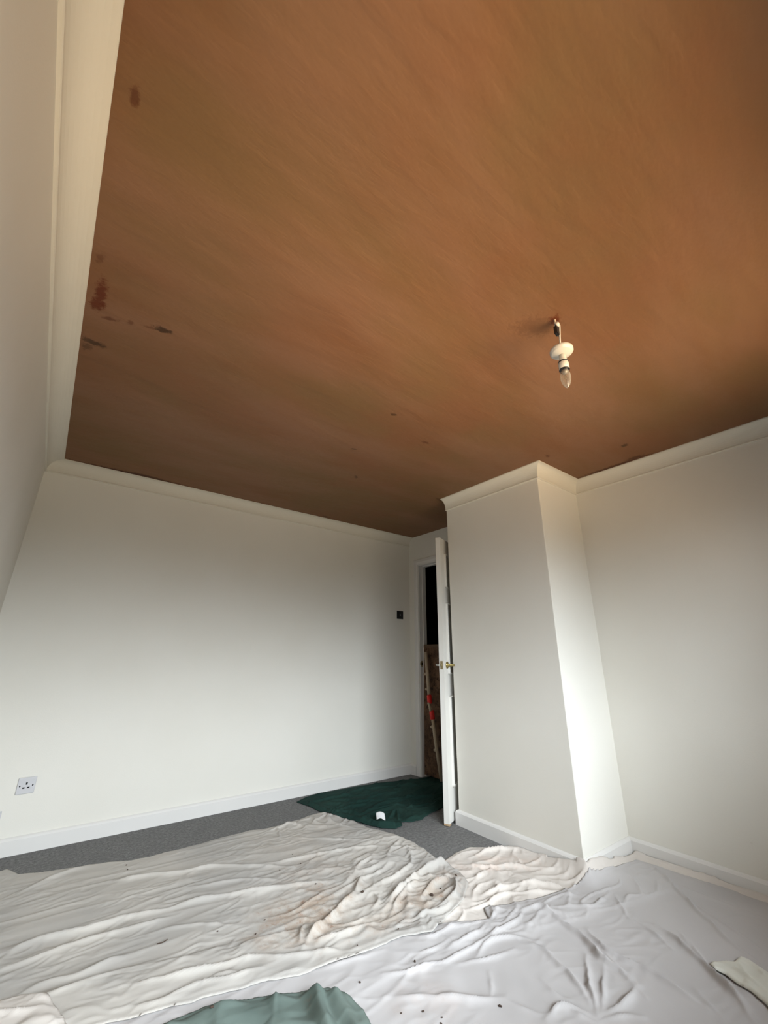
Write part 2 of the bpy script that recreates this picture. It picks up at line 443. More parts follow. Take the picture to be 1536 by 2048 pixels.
for (a, b, c_, d_) in P_OPEN:      # raised bead moulding round each panel, both faces
    for (s0, s1) in ((LT-.008, LT+.013), (-.013, .008)):
        bm = bmesh.new()
        for q in ((a, a+.017, c_, d_), (b-.017, b, c_, d_), (a, b, c_, c_+.014), (a, b, d_-.014, d_)):
            box(bm, q[0], q[1], s0, s1, LZ+q[2], LZ+q[3], .003)
        obj('panel_moulding', bm, M_door, door)
bm = bmesh.new(); box(bm, LW-.0005, LW-.03, .0, LT, LZ-.012, LZ-.0005); obj('bottom_edge', bm, M_rawwood, door)
HZ = 1.035
bm = bmesh.new(); box(bm, LW-.001, LW+.0015, .009, .031, HZ-.03, HZ+.03, .0006); lp = obj('latch_plate', bm, M_oldbrass, door)
bm = bmesh.new(); box(bm, LW, LW+.010, .014, .026, HZ-.009, HZ+.009, .002); obj('latch_bolt', bm, M_oldbrass, lp)
for side, mt_, yy in ((1, M_brass, LT), (-1, M_chrome, 0)):
    hd = bpy.data.objects.new('door_handle', None); COL.objects.link(hd); hd.parent = door; hd.location = (LW-.058, yy, HZ)
    if side < 0: hd['label'] = 'silver door handle'
    else: hd['label'] = 'brass door handle'
    bm = bmesh.new()
    lathe(bm, [(0, 0), (.026, 0), (.027, side*.003), (.024, side*.007), (.014, side*.011), (.0095, side*.016), (.0085, side*.046), (0, side*.048)], 32, axis='Y')
    obj('rose', bm, mt_, hd, True)
    bm = bmesh.new()
    tube(bm, spline([(0, side*.040, 0), (-.008, side*.050, 0), (-.03, side*.054, .001), (-.07, side*.053, .002), (-.105, side*.050, -.002)], 6), [.0085]*12+[.0075]*13, 14)
    obj('lever', bm, mt_, hd, True)

# ------------------------------------------------------------------ socket and switch on the back wall
sk = thing('power_socket', 'grey white single three-pin power socket low on the back wall', 'socket', (.0185, YF, .344))
bm = bmesh.new(); box(bm, -.043, .043, -.010, 0, -.043, .043, .0035); obj('face_plate', bm, M_greyplastic, sk)
bm = bmesh.new()
for (x, z, a, b_) in ((0.0, .0115, .004, .006), (-.011, -.0105, .0055, .0035), (.011, -.0105, .0055, .0035)): box(bm, x-a/1, x+a/1, -.0106, -.009, z-b_, z+b_)
obj('pin_hole', bm, M_dark, sk)
for x in (-.030, .030):
    bm = bmesh.new(); lathe(bm, [(0, -.0112), (.0036, -.0112), (.0036, -.009), (0, -.009)], 16, axis='Y', origin=(x, 0, .0)); obj('screw', bm, M_dark, sk)
bm = bmesh.new(); box(bm, .017, .026, -.0125, -.009, -.016, -.002, .001); obj('rocker', bm, M_greyplastic, sk)
sk2 = thing('wall_plate', 'pale grey wall plate cut off by the left picture edge, left of the power socket', 'socket', (-.105, YF, .186))
bm = bmesh.new(); box(bm, -.043, .043, -.010, 0, -.043, .043, .0035); obj('face_plate', bm, M_greyplastic, sk2)
sw = thing('light_switch', 'black square light switch on the back wall beside the door', 'light switch', (2.897, YF, 1.516))
bm = bmesh.new(); box(bm, -.043, .043, -.009, 0, -.043, .043, .003); obj('face_plate', bm, M_black, sw)
bm = bmesh.new(); box(bm, -.006, .006, -.014, -.008, -.011, .011, .0015); obj('rocker', bm, simple('grey_rocker', (.09, .10, .11), .3, .5), sw)

# ------------------------------------------------------------------ hanging lampholder
LX, LY = 1.341, .633
lamp = thing('pendant_light', 'bare unlit pendant lampholder hanging from a wire in the plastered ceiling', 'light fitting', (LX, LY, H))
bm = bmesh.new(); tube(bm, spline([(-.008, .003, .0), (-.006, .003, -.012), (-.004, .002, -.024)], 5), .0042, 10)
obj('supply_cable', bm, M_flex, lamp, True)
bm = bmesh.new()
tube(bm, spline([(-.010, .004, -.018), (-.002, .0, -.014), (.007, -.004, -.022), (.008, -.004, -.036), (.004, -.002, -.07), (.001, 0, -.11), (0, 0, -.150)], 8), .0036, 12)
lathe(bm, [(0, -.016), (.009, -.017), (.0105, -.024), (.0085, -.031), (0, -.034)], 16, origin=(-.002, 0, 0))
obj('flex', bm, M_plastic, lamp, True)
bm = bmesh.new()
for k in range(3):
    dx = -.012+.0055*k
    box(bm, dx-.0035, dx+.0035, -.004, .010, -.072-.002*k, -.036, .0012)
    lathe(bm, [(0, 0), (.0026, 0), (.0026, .006), (0, .006)], 10, origin=(dx, .002, -.076-.002*k))
tube(bm, [(-.016, 0, -.030), (-.008, .002, -.036), (.006, -.002, -.034)], .0028, 8)
obj('terminal_block', bm, M_black, lamp)
bm = bmesh.new()
lathe(bm, [(.004, -.146), (.030, -.145), (.041, -.147), (.0432, -.150), (.0434, -.160), (.0405, -.1615), (.0400, -.1645), (.036, -.168), (.022, -.172), (.013, -.175), (0, -.175)], 56)
obj('rose_cover', bm, M_plastic, lamp, True)
bm = bmesh.new()
lathe(bm, [(0, -.168), (.0120, -.172), (.0132, -.190), (.0160, -.201), (.0168, -.2065), (0, -.2068)], 40)
lathe(bm, [(0, -.2115), (.0180, -.2115), (.0188, -.2145), (.0190, -.2420), (0, -.2422)], 40)
obj('lampholder', bm, M_plastic, lamp, True)
for z in (-.2092, -.2446):
    bm = bmesh.new(); lathe(bm, [(0, z+.0026), (.0186, z+.0026), (.0196, z), (.0186, z-.0026), (0, z-.0026)], 40); obj('ring', bm, M_black, lamp, True)
bm = bmesh.new(); lathe(bm, [(0, -.244), (.0115, -.245), (.0118, -.256), (.009, -.260), (.004, -.264), (0, -.265)], 32); cap = obj('bulb_cap', bm, simple('aluminium_cap', (.35, .33, .30), .45, .5, metal=.8), lamp, True)
bm = bmesh.new()
lathe(bm, [(.0135, -.2475), (.0150, -.254), (.0175, -.264), (.0188, -.275), (.0184, -.287), (.0158, -.301), (.0115, -.313), (.0060, -.322), (.0025, -.3255), (0, -.3265)], 40)
gb = obj('bulb', bm, M_bulb, lamp, True)
bm = bmesh.new(); tube(bm, spline([(-.004, 0, -.256), (-.006, 0, -.276), (-.002, .002, -.284), (.003, -.001, -.284), (.006, 0, -.276), (.004, 0, -.256)], 5), .0006, 6)
obj('filament', bm, M_oldbrass, gb)

# ------------------------------------------------------------------ cloths: height fields built up layer by layer on the floor
CELL = 0.006
GX0, GX1, GY0, GY1 = -.30, 3.66, -.30, 3.62
NX = int((GX1-GX0)/CELL)+1; NY = int((GY1-GY0)/CELL)+1
gx = GX0+np.arange(NX)*CELL; gy = GY0+np.arange(NY)*CELL
XX, YY = np.meshgrid(gx, gy, indexing='ij')
G = np.zeros((NX, NY))
_r = np.random.RandomState(5)
LAT = _r.rand(64, 256, 256)*2-1
def pn(x, y, seed):
    xi = np.floor(x).astype(int); yi = np.floor(y).astype(int); fx = x-xi; fy = y-yi
    ux = fx*fx*fx*(fx*(fx*6-15)+10); uy = fy*fy*fy*(fy*(fy*6-15)+10)
    a = LAT[(2*seed) % 64]; b = LAT[(2*seed+1) % 64]
    def gr(i, j, dx, dy): return a[i & 255, j & 255]*dx+b[i & 255, j & 255]*dy
    n0 = gr(xi, yi, fx, fy)*(1-ux)+gr(xi+1, yi, fx-1, fy)*ux
    n1 = gr(xi, yi+1, fx, fy-1)*(1-ux)+gr(xi+1, yi+1, fx-1, fy-1)*ux
    return (n0*(1-uy)+n1*uy)*1.5
def crumple(x, y, lam, seed, ang=0.0, stretch=1.0, sharp=1.0):
    """sharp fold crests from warped ridged noise, 0..1"""
    ca, sa = math.cos(ang), math.sin(ang)
    u = (x*ca+y*sa)/(lam*stretch); v = (-x*sa+y*ca)/lam
    u2 = u+.55*pn(u*.8+7, v*.8, seed+1); v2 = v+.55*pn(u*.8, v*.8+3, seed+2)
    n = 1-np.abs(pn(u2, v2, seed))*2.2
    return np.clip(n, 0, 1)**(1.5*sharp)
def blur(a, k):
    for _ in range(2):
        for ax in (0, 1):
            c_ = np.cumsum(np.concatenate([np.repeat(np.take(a, [0], ax), k+1, ax), a, np.repeat(np.take(a, [-1], ax), k, ax)], ax), ax)
            n = a.shape[ax]
            a = (np.take(c_, np.arange(n)+2*k+1, ax)-np.take(c_, np.arange(n), ax))/(2*k+1)
    return a
def dist_line(px, py, pts):
    d = np.full(px.shape, 9.0)
    for (ax_, ay_), (bx_, by_) in zip(pts, pts[1:]):
        vx, vy = bx_-ax_, by_-ay_
        t = np.clip(((px-ax_)*vx+(py-ay_)*vy)/(vx*vx+vy*vy+1e-9), 0, 1)
        d = np.minimum(d, np.hypot(px-ax_-t*vx, py-ay_-t*vy))
    return d
def inside(px, py, poly):
    r = np.zeros(px.shape, bool); n = len(poly)
    for i in range(n):
        (x1_, y1_), (x2_, y2_) = poly[i], poly[(i+1) % n]
        if y1_ == y2_: continue
        c_ = ((y1_ > py) != (y2_ > py)) & (px < (x2_-x1_)*(py-y1_)/(y2_-y1_)+x1_)
        r ^= c_
    return r
def wavy(poly, amp, seed):
    out = []; n = len(poly); s = 0
    for i in range(n):
        a = np.array(poly[i]); b = np.array(poly[(i+1) % n]); L_ = np.linalg.norm(b-a); k = max(2, int(L_/.012))
        nr = np.array([-(b-a)[1], (b-a)[0]])/max(L_, 1e-6)
        for j in range(k):
            s_ = s+L_*j/k
            w_ = amp*(float(pn(np.array(s_*5.), np.array(.3), seed))+.6*float(pn(np.array(s_*13.), np.array(.7), seed+1))+.3*float(pn(np.array(s_*33.), np.array(.9), seed+2)))
            fade = min(1, min(j, k-j)/6)
            p = a+(b-a)*j/k+nr*w_*fade
            out.append((float(p[0]), float(p[1])))
        s += L_
    return out
RIDGES = [
 (1,0.02,0.03,[(0.069,2.452),(0.138,2.514),(0.299,2.494),(0.476,2.481),(0.619,2.448),(0.775,2.433),(0.987,2.36),(1.158,2.307),(1.365,2.218)]),
 (1,0.013,0.026,[(0.087,2.391),(0.256,2.402),(0.422,2.395),(0.596,2.374),(0.676,2.372)]),
 (1,0.016,0.024,[(0.443,2.877),(0.582,2.838),(0.736,2.775),(0.914,2.731),(1.082,2.622),(1.261,2.467)]),
 (1,0.01,0.022,[(0.744,2.589),(1.033,2.485),(1.173,2.34)]),
 (1,0.014,0.022,[(1.084,2.627),(1.275,2.562),(1.387,2.538),(1.637,2.479),(1.833,2.402)]),
 (1,0.013,0.034,[(0.027,2.969),(0.162,3.034),(0.315,3.124),(0.429,3.146),(0.695,3.106)]),
 (1,0.01,0.02,[(1.414,2.83),(1.585,2.687),(1.83,2.491)]),
 (1,0.018,0.016,[(1.302,3.003),(1.427,3.014),(1.495,3.045),(1.576,2.909)]),
 (1,0.016,0.015,[(1.348,2.832),(1.405,3.004),(1.39,3.092)]),
 (1,0.01,0.035,[(0.104,2.17),(0.185,2.216),(0.291,2.197),(0.39,2.203),(0.498,2.21)]),
 (1,0.01,0.03,[(0.132,2.112),(0.254,2.111),(0.422,2.118),(0.555,2.084),(0.671,2.016)]),
 (1,0.014,0.022,[(0.412,2.024),(0.513,1.979),(0.654,1.949),(0.818,1.893),(0.982,1.808),(1.151,1.72)]),
 (1,0.014,0.02,[(0.389,1.926),(0.497,1.883),(0.636,1.875),(0.752,1.834),(0.837,1.817)]),
 (1,0.009,0.018,[(0.547,2.305),(0.658,2.286),(0.772,2.215),(0.855,2.144)]),
 (1,0.013,0.016,[(0.786,1.967),(0.845,1.995),(0.951,1.974),(1.04,1.95)]),
 (1,0.014,0.018,[(0.97,2.127),(1.074,2.097),(1.202,2.127),(1.334,2.167)]),
 (1,0.03,0.028,[(1.008,1.841),(1.091,1.893),(1.21,1.954),(1.346,2.024),(1.472,2.127),(1.546,2.166)]),
 (1,0.016,0.013,[(1.001,1.846),(1.064,1.952),(1.121,1.996)]),
 (1,0.018,0.018,[(1.038,1.856),(1.134,1.824),(1.268,1.805),(1.383,1.807)]),
 (1,0.013,0.015,[(1.141,1.897),(1.244,1.864),(1.384,1.875)]),
 (1,0.008,0.014,[(0.736,2.02),(0.77,1.945),(0.827,1.972)]),
 (1,0.018,0.016,[(1.482,2.212),(1.574,2.278),(1.711,2.327)]),
 (1,0.016,0.015,[(1.473,2.04),(1.461,1.941),(1.386,1.897)]),
 (1,0.01,0.014,[(1.01,2.033),(1.094,2.037),(1.166,1.964)]),
 (1,0.012,0.016,[(0.653,1.877),(0.723,1.884),(0.787,1.808)]),
 (1,0.012,0.018,[(1.61,2.937),(1.783,3.039),(1.77,2.878),(1.836,2.727)]),
 (1,0.008,0.014,[(0.539,1.792),(0.613,1.786),(0.775,1.774),(0.905,1.752),(1.039,1.717),(1.239,1.674)]),
 (1,0.03,0.025,[(1.452,1.898),(1.609,1.942),(1.806,2.012),(1.953,2.009),(1.99,1.914),(1.915,1.81)]),
 (1,0.02,0.018,[(1.412,1.809),(1.534,1.889),(1.69,1.941),(1.775,1.94)]),
 (1,0.018,0.016,[(1.415,1.741),(1.529,1.725),(1.65,1.707),(1.772,1.744)]),
 (1,0.024,0.016,[(1.621,1.827),(1.763,1.889),(1.842,1.862),(1.804,1.775),(1.688,1.728),(1.591,1.726)]),
 (1,0.012,0.016,[(1.342,1.752),(1.449,1.716),(1.574,1.692)]),
 (1,0.014,0.018,[(1.925,2.47),(2.029,2.396),(1.987,2.21),(1.948,2.084),(1.974,2.03)]),
 (1,0.016,0.018,[(1.571,2.056),(1.681,2.069),(1.825,2.135),(1.924,2.296)]),
 (1,0.012,0.018,[(1.793,2.348),(1.911,2.305),(1.887,2.164)]),
 (3,0.022,0.018,[(2.134,1.989),(2.33,1.967),(2.439,1.87),(2.466,1.754),(2.532,1.669)]),
 (3,0.018,0.02,[(2.021,1.961),(2.112,1.861),(2.248,1.799),(2.325,1.692),(2.4,1.589)]),
 (3,0.016,0.018,[(1.925,1.803),(2.113,1.827),(2.135,1.778)]),
 (3,0.024,0.02,[(1.887,1.688),(2.033,1.667),(2.198,1.607),(2.259,1.505),(2.236,1.439)]),
 (3,0.014,0.016,[(1.815,1.688),(1.949,1.757),(2.061,1.736)]),
 (3,0.01,0.02,[(2.4,1.589),(2.537,1.525),(2.708,1.472),(2.93,1.462)]),
 (3,0.01,0.02,[(2.297,1.599),(2.357,1.494),(2.513,1.444),(2.84,1.45)]),
 (3,0.014,0.016,[(1.706,1.667),(1.831,1.626),(1.966,1.632),(2.075,1.581),(2.216,1.48)]),
 (3,0.022,0.012,[(2.47,1.91),(2.422,1.823),(2.456,1.78)]),
 (3,0.014,0.013,[(2.53,1.746),(2.481,1.669),(2.553,1.547)]),
 (3,0.006,0.014,[(2.909,1.598),(3.125,1.577)]),
 (2,0.01,0.016,[(1.388,1.66),(1.48,1.593),(1.625,1.59),(1.758,1.537),(1.897,1.578),(1.981,1.543)]),
 (2,0.024,0.017,[(1.923,1.487),(2.005,1.452),(1.993,1.346),(1.969,1.221),(1.91,1.12),(1.911,1.039),(1.879,0.974)]),
 (2,0.018,0.017,[(1.768,1.366),(1.768,1.275),(1.743,1.176),(1.706,1.099),(1.66,1.038)]),
 (2,0.021,0.018,[(2.05,1.242),(1.975,1.143),(1.983,1.034),(1.985,0.91),(1.963,0.793)]),
 (2,0.024,0.018,[(2.315,1.093),(2.271,0.984),(2.2,0.877),(2.11,0.764),(2.033,0.693)]),
 (2,0.017,0.014,[(2.323,0.965),(2.2,0.861),(2.11,0.75),(2.059,0.686)]),
 (2,0.012,0.013,[(2.416,1.309),(2.283,1.182)]),
 (2,0.018,0.015,[(1.89,1.169),(1.815,1.124),(1.694,1.039),(1.64,1.003)]),
 (2,0.014,0.014,[(1.89,1.101),(1.785,1.041),(1.663,0.999)]),
 (2,0.016,0.016,[(1.647,0.999),(1.731,0.974),(1.852,0.979),(1.891,0.979)]),
 (2,0.015,0.014,[(2.923,1.391),(2.808,1.234),(2.573,0.997),(2.439,0.862),(2.382,0.729)]),
 (2,0.012,0.014,[(2.772,1.198),(2.633,1.025),(2.558,0.876),(2.473,0.747)]),
 (2,0.014,0.012,[(1.507,1.332),(1.421,1.251)]),
 (2,0.016,0.013,[(1.63,1.197),(1.614,1.138),(1.625,1.089)]),
 (2,0.014,0.026,[(1.125,1.466),(1.262,1.366),(1.392,1.259),(1.455,1.226)]),
 (2,0.018,0.018,[(1.484,1.093),(1.582,1.082),(1.63,0.998)]),
 (2,0.012,0.014,[(1.467,1.509),(1.577,1.504),(1.73,1.514)]),
 (2,0.012,0.014,[(1.512,1.408),(1.639,1.44),(1.748,1.4),(1.804,1.321)]),
 (2,0.012,0.014,[(1.332,1.506),(1.409,1.466),(1.539,1.457),(1.702,1.452)]),
 (2,0.016,0.018,[(1.187,1.548),(1.269,1.504),(1.427,1.47)]),
 (2,0.016,0.014,[(2.146,1.375),(2.231,1.313),(2.419,1.335)]),
 (2,0.014,0.012,[(2.04,1.475),(1.998,1.41),(2.07,1.429)]),
 (2,0.008,0.01,[(3.0,1.493),(2.993,1.379),(2.997,1.266),(2.95,1.132),(2.983,0.85)]),
 (2,0.014,0.012,[(2.365,1.015),(2.26,0.937)]),
 (2,0.014,0.014,[(2.282,1.161),(2.259,1.091),(2.203,0.978)]),
 (2,0.01,0.016,[(1.447,1.219),(1.484,1.129),(1.508,1.099)]),
 (2,0.01,0.02,[(0.99,1.722),(1.129,1.685),(1.267,1.654)]),
 (2,0.014,0.012,[(1.959,1.154),(1.898,1.033),(1.844,0.944)]),
 (2,0.012,0.012,[(2.027,1.366),(1.983,1.25),(2.003,1.197)]),
 (2,0.014,0.014,[(1.446,1.423),(1.559,1.374),(1.684,1.353)]),
 (2,0.012,0.012,[(1.329,1.574),(1.411,1.55),(1.507,1.535)]),
 (2,0.012,0.012,[(1.949,1.492),(1.866,1.46),(1.755,1.455),(1.635,1.462)]),
 (2,0.01,0.012,[(2.729,1.228),(2.638,1.206),(2.557,1.208)]),
 (2,0.016,0.014,[(1.582,1.082),(1.597,1.022),(1.618,0.984)]),
 (2,0.016,0.014,[(1.634,0.984),(1.713,0.95),(1.755,0.908)]),
 (2,0.012,0.014,[(2.031,0.849),(1.971,0.775),(1.962,0.727)]),
 (6,0.018,0.012,[(2.228,0.851),(2.253,0.819),(2.238,0.771),(2.192,0.691)]),
 (6,0.014,0.012,[(2.313,0.812),(2.27,0.779),(2.199,0.741)]),
 (6,0.014,0.012,[(2.347,0.797),(2.323,0.74),(2.256,0.672)]),
 (2,0.008,0.02,[(1.04,1.515),(1.125,1.466)]),
 (4,0.006,0.02,[(1.853,3.243),(1.957,2.978),(1.998,2.665),(2.099,2.573)]),
 (4,0.008,0.02,[(2.205,3.366),(2.494,3.332),(2.868,3.162)]),
 (4,0.01,0.02,[(2.066,3.149),(2.366,3.026),(2.749,2.91)]),
 (4,0.014,0.016,[(2.094,2.706),(2.228,2.789),(2.169,2.676),(2.121,2.6)]),
 (4,0.006,0.015,[(1.968,3.451),(2.156,3.29),(2.373,3.17)]),
 (4,0.008,0.02,[(2.29,2.807),(2.518,2.78),(2.687,2.732)]),
 (4,0.008,0.02,[(1.989,2.895),(2.23,2.914),(2.408,2.83)]),
]

def ridge_field(k, seed, skew=.35):
    wx = XX+.010*pn(XX*9, YY*9, seed)+.004*pn(XX*28, YY*28, seed+1); wy = YY+.010*pn(XX*9, YY*9, seed+2)+.004*pn(XX*28, YY*28, seed+3)
    amp = .85+.55*pn(XX*7, YY*7, seed+4)
    Z = np.zeros((NX, NY))
    for (kk, h_, w_, pts) in RIDGES:
        if kk != k: continue
        q = spline([(a, b, 0) for a, b in pts], 5); q = [(v.x, v.y) for v in q]
        mx_ = w_*4+.03
        i0 = max(0, int((min(p[0] for p in q)-mx_-GX0)/CELL)); i1 = min(NX, int((max(p[0] for p in q)+mx_-GX0)/CELL)+1)
        j0 = max(0, int((min(p[1] for p in q)-mx_-GY0)/CELL)); j1 = min(NY, int((max(p[1] for p in q)+mx_-GY0)/CELL)+1)
        if i1 <= i0 or j1 <= j0: continue
        d = dist_line(wx[i0:i1, j0:j1], wy[i0:i1, j0:j1], q)
        e0 = np.hypot(wx[i0:i1, j0:j1]-q[0][0], wy[i0:i1, j0:j1]-q[0][1]); e1 = np.hypot(wx[i0:i1, j0:j1]-q[-1][0], wy[i0:i1, j0:j1]-q[-1][1])
        tp = np.clip(np.minimum(e0, e1)/.10, .25, 1)
        z = h_*np.exp(-(d/(w_*.52))**1.2)*amp[i0:i1, j0:j1]*tp
        Z[i0:i1, j0:j1] = np.maximum(Z[i0:i1, j0:j1], z)+.25*np.minimum(Z[i0:i1, j0:j1], z)
    return Z
def sstep(t):
    t = np.clip(t, 0, 1); return t*t*(3-2*t)
def cloth(name, poly, own, mat, label, cat, amp=.012, seed=11, lift=.0025, soft=3, thick=.0016, edge=.035, free=None, group=None, parts=None, cell_mask=None):
    """poly: outline on the floor; own: height above what lies beneath; everything is draped over G"""
    global G
    P = wavy(poly, amp, seed)
    ins = inside(XX, YY, P)
    A_ = np.array(P); 
    band = blur(ins.astype(float), 8)
    near = (band > .02) & (band < .98)
    d = np.where(ins, .2, 9.0)
    ii = np.where(near)
    px, py = XX[ii], YY[ii]; best = np.full(px.shape, 9.0); bx_ = px.copy(); by_ = py.copy()
    for (ax_, ay_), (cx_, cy_) in zip(P, P[1:]+P[:1]):
        sel = (px > min(ax_, cx_)-.08) & (px < max(ax_, cx_)+.08) & (py > min(ay_, cy_)-.08) & (py < max(ay_, cy_)+.08)
        if not sel.any(): continue
        vx, vy = cx_-ax_, cy_-ay_; qx, qy = px[sel], py[sel]
        t = np.clip(((qx-ax_)*vx+(qy-ay_)*vy)/(vx*vx+vy*vy+1e-12), 0, 1)
        nx_, ny_ = ax_+t*vx, ay_+t*vy; dd = np.hypot(qx-nx_, qy-ny_)
        bb = best[sel]; m_ = dd < bb
        bb[m_] = dd[m_]; best[sel] = bb
        tx = bx_[sel]; ty = by_[sel]; tx[m_] = nx_[m_]; ty[m_] = ny_[m_]; bx_[sel] = tx; by_[sel] = ty
    dn = np.full((NX, NY), 9.0); dn[ii] = best
    SXm = XX.copy(); SYm = YY.copy(); SXm[ii] = bx_; SYm[ii] = by_
    dist = np.where(ins, np.minimum(dn, .2), 0)
    under = np.maximum(blur(G, soft), G)
    k_edge = sstep(dist/edge)
    hem = .0022*np.exp(-((dist-.008)/.005)**2)
    Z = under+lift+np.maximum(own, 0)*(.22+.78*k_edge)+hem
    if free is not None: Z = Z+free
    # faces: cells whose four corners are inside or within one cell of the outline
    use = ins | (dn < CELL*.72)
    cell = use[:-1, :-1] & use[1:, :-1] & use[1:, 1:] & use[:-1, 1:]
    vid = np.full((NX, NY), -1)
    vm = np.zeros((NX, NY), bool)
    vm[:-1, :-1] |= cell; vm[1:, :-1] |= cell; vm[1:, 1:] |= cell; vm[:-1, 1:] |= cell
    vid[vm] = np.arange(vm.sum())
    snap = (dn < CELL*.72) & vm
    VX = np.where(snap, SXm, XX)[vm]; VY = np.where(snap, SYm, YY)[vm]; VZ = Z[vm]
    ci, cj = np.where(cell)
    quads = np.stack([vid[ci, cj], vid[ci+1, cj], vid[ci+1, cj+1], vid[ci, cj+1]], 1)
    me = bpy.data.meshes.new(name)
    me.vertices.add(len(VX)); me.vertices.foreach_set('co', np.stack([VX, VY, VZ], 1).astype(np.float32).ravel())
    me.loops.add(quads.size); me.loops.foreach_set('vertex_index', quads.astype(np.int32).ravel())
    me.polygons.add(len(quads)); me.polygons.foreach_set('loop_start', np.arange(0, quads.size, 4, dtype=np.int32))
    me.update(calc_edges=True); me.validate()
    me.polygons.foreach_set('use_smooth', np.ones(len(me.polygons), bool))
    me.materials.append(mat)
    o = bpy.data.objects.new(name, me); COL.objects.link(o)
    md = o.modifiers.new('thickness', 'SOLIDIFY'); md.thickness = thick; md.offset = -1
    tag(o, label, cat, group)
    G = np.where(use, np.maximum(Z, G), G)
    return o
def gz(x, y):
    return float(G[int(round((x-GX0)/CELL)), int(round((y-GY0)/CELL))])

base_und = .0025*(1+pn(XX*3.1, YY*3.1, 20))
# ivory sheet beneath: along the chimney breast and the right wall
near_b = np.maximum(0, 2.45-XX)+np.maximum(0, 1.456-YY)*(XX > 2.45)
near_b = np.where(XX < 2.45, np.hypot(np.maximum(0, 2.45-XX), np.maximum(0, 1.456-YY)), np.maximum(0, 1.456-YY))
up_amp = .022+.078*np.exp(-(((XX-2.45)/.30)**2+((YY-1.456)/.22)**2))*(1+.25*pn(XX*14, YY*14, 37))
own3 = ridge_field(3, 3)+base_und*.8+.008*crumple(XX, YY, .10, 4, .1, 1.8, 1.6)*sstep((2.9-XX)/.5)+.0022*crumple(XX, YY, .05, 6)*sstep((2.9-XX)/.4)
up3 = up_amp*np.exp(-near_b/.035)*sstep((2.02-YY)/.15)*sstep((YY-1.0)/.3)*(1-.45*sstep((XX-2.55)/.4))
up3 = np.maximum(up3, (.030+.010*pn(YY*7, XX, 39))*np.exp(-np.maximum(0, 2.966-XX)/.022)*sstep((1.46-YY)/.02))
cloth('dust_sheet', [(1.517, 1.952), (1.896, 2.018), (2.014, 2.056), (2.12, 2.085), (2.25, 2.09), (2.34, 2.02), (2.444, 1.95), (2.446, 1.75), (2.446, 1.453), (2.6, 1.453), (2.965, 1.453), (2.966, 1.1), (2.966, .7), (2.966, -.16), (2.78, -.16), (2.76, 1.15), (2.45, 1.22), (1.9, 1.36), (1.5, 1.5)],
      own3, M_sheet3, 'ivory dust sheet bunched along the foot of the chimney breast and right wall', 'dust sheet', .006, 12, free=up3)
# pale grey sheet in front and to the right
fine2 = .0030*(1+pn(XX*5+YY*2, YY*5-XX*2, 8))+.0020*(1+pn(XX*14-YY*9, YY*5+XX*3, 9))*sstep((2.2-XX)/.6)+.0026*crumple(XX, YY, .09, 10, .1, 3.5)*sstep((1.65-XX)/.4)*sstep((YY-1.2)/.3)
own2 = ridge_field(2, 13)+base_und+fine2+.0030*crumple(XX, YY, .05, 41, -.3, 2.2, 1.4)*sstep(.35+1.3*pn(XX*3, YY*3, 36))
cloth('dust_sheet', [(-0.27, 2.251), (0.249, 2.151), (0.706, 2.052), (1.114, 1.953), (1.378, 1.728), (1.534, 1.649), (1.763, 1.54), (1.809, 1.608), (1.892, 1.579), (1.976, 1.539), (2.099, 1.509), (2.261, 1.469), (2.55, 1.42), (2.90, 1.405), (2.912, 1.33), (2.922, 1.10), (2.93, .85), (2.935, .3), (2.94, -.09), (2.616, -.125), (-0.169, -0.119)],
      own2, M_sheet2, 'pale grey dust sheet spread flat across the foreground at the right', 'dust sheet', .008, 30)
# cream sheet on the left, with long drag folds running into a crumpled end
dirn = .28
cr_mask = sstep((XX-.85)/.8)
own1 = ridge_field(1, 23)+base_und+.0032*crumple(XX, YY, .045, 31, .0, 2.2, 1.3)*sstep(.5+1.2*pn(XX*4, YY*4, 35))+.0045*crumple(XX, YY, .11, 14, -.06, 5.0)*.8+cr_mask*(.010*crumple(XX, YY, .13, 16, .2, 1.8, 1.4)+.004*crumple(XX, YY, .055, 18, .2, 1.6, 1.3))*sstep((2.75-YY)/.5)
own1 = own1+.010*crumple(XX, YY, .09, 24, .9, 1.3)*sstep((XX-1.35)/.3)*sstep((YY-2.75)/.15)
cloth('dust_sheet', [(-0.279, 3.288), (-0.022, 3.324), (0.027, 3.342), (0.08, 3.239), (0.275, 3.172), (0.471, 3.124), (0.573, 3.076), (0.664, 3.066), (0.861, 3.075), (1.03, 3.092), (1.256, 3.1), (1.407, 3.062), (1.609, 3.084), (1.731, 3.117), (1.831, 3.097), (1.894, 2.946), (1.915, 2.69), (1.996, 2.509), (2.016, 2.346), (2.004, 2.221), (1.965, 2.047), (1.958, 1.901), (1.919, 1.804), (1.783, 1.707), (1.643, 1.668), (1.485, 1.61), (1.369, 1.664), (1.178, 1.68), (0.939, 1.72), (0.707, 1.789), (0.478, 1.849), (0.155, 1.958), (-0.233, 2.057)],
      own1, M_sheet1, 'big cream dust sheet with long folds and brown dirt stains beside the back wall', 'dust sheet', .012, 40)
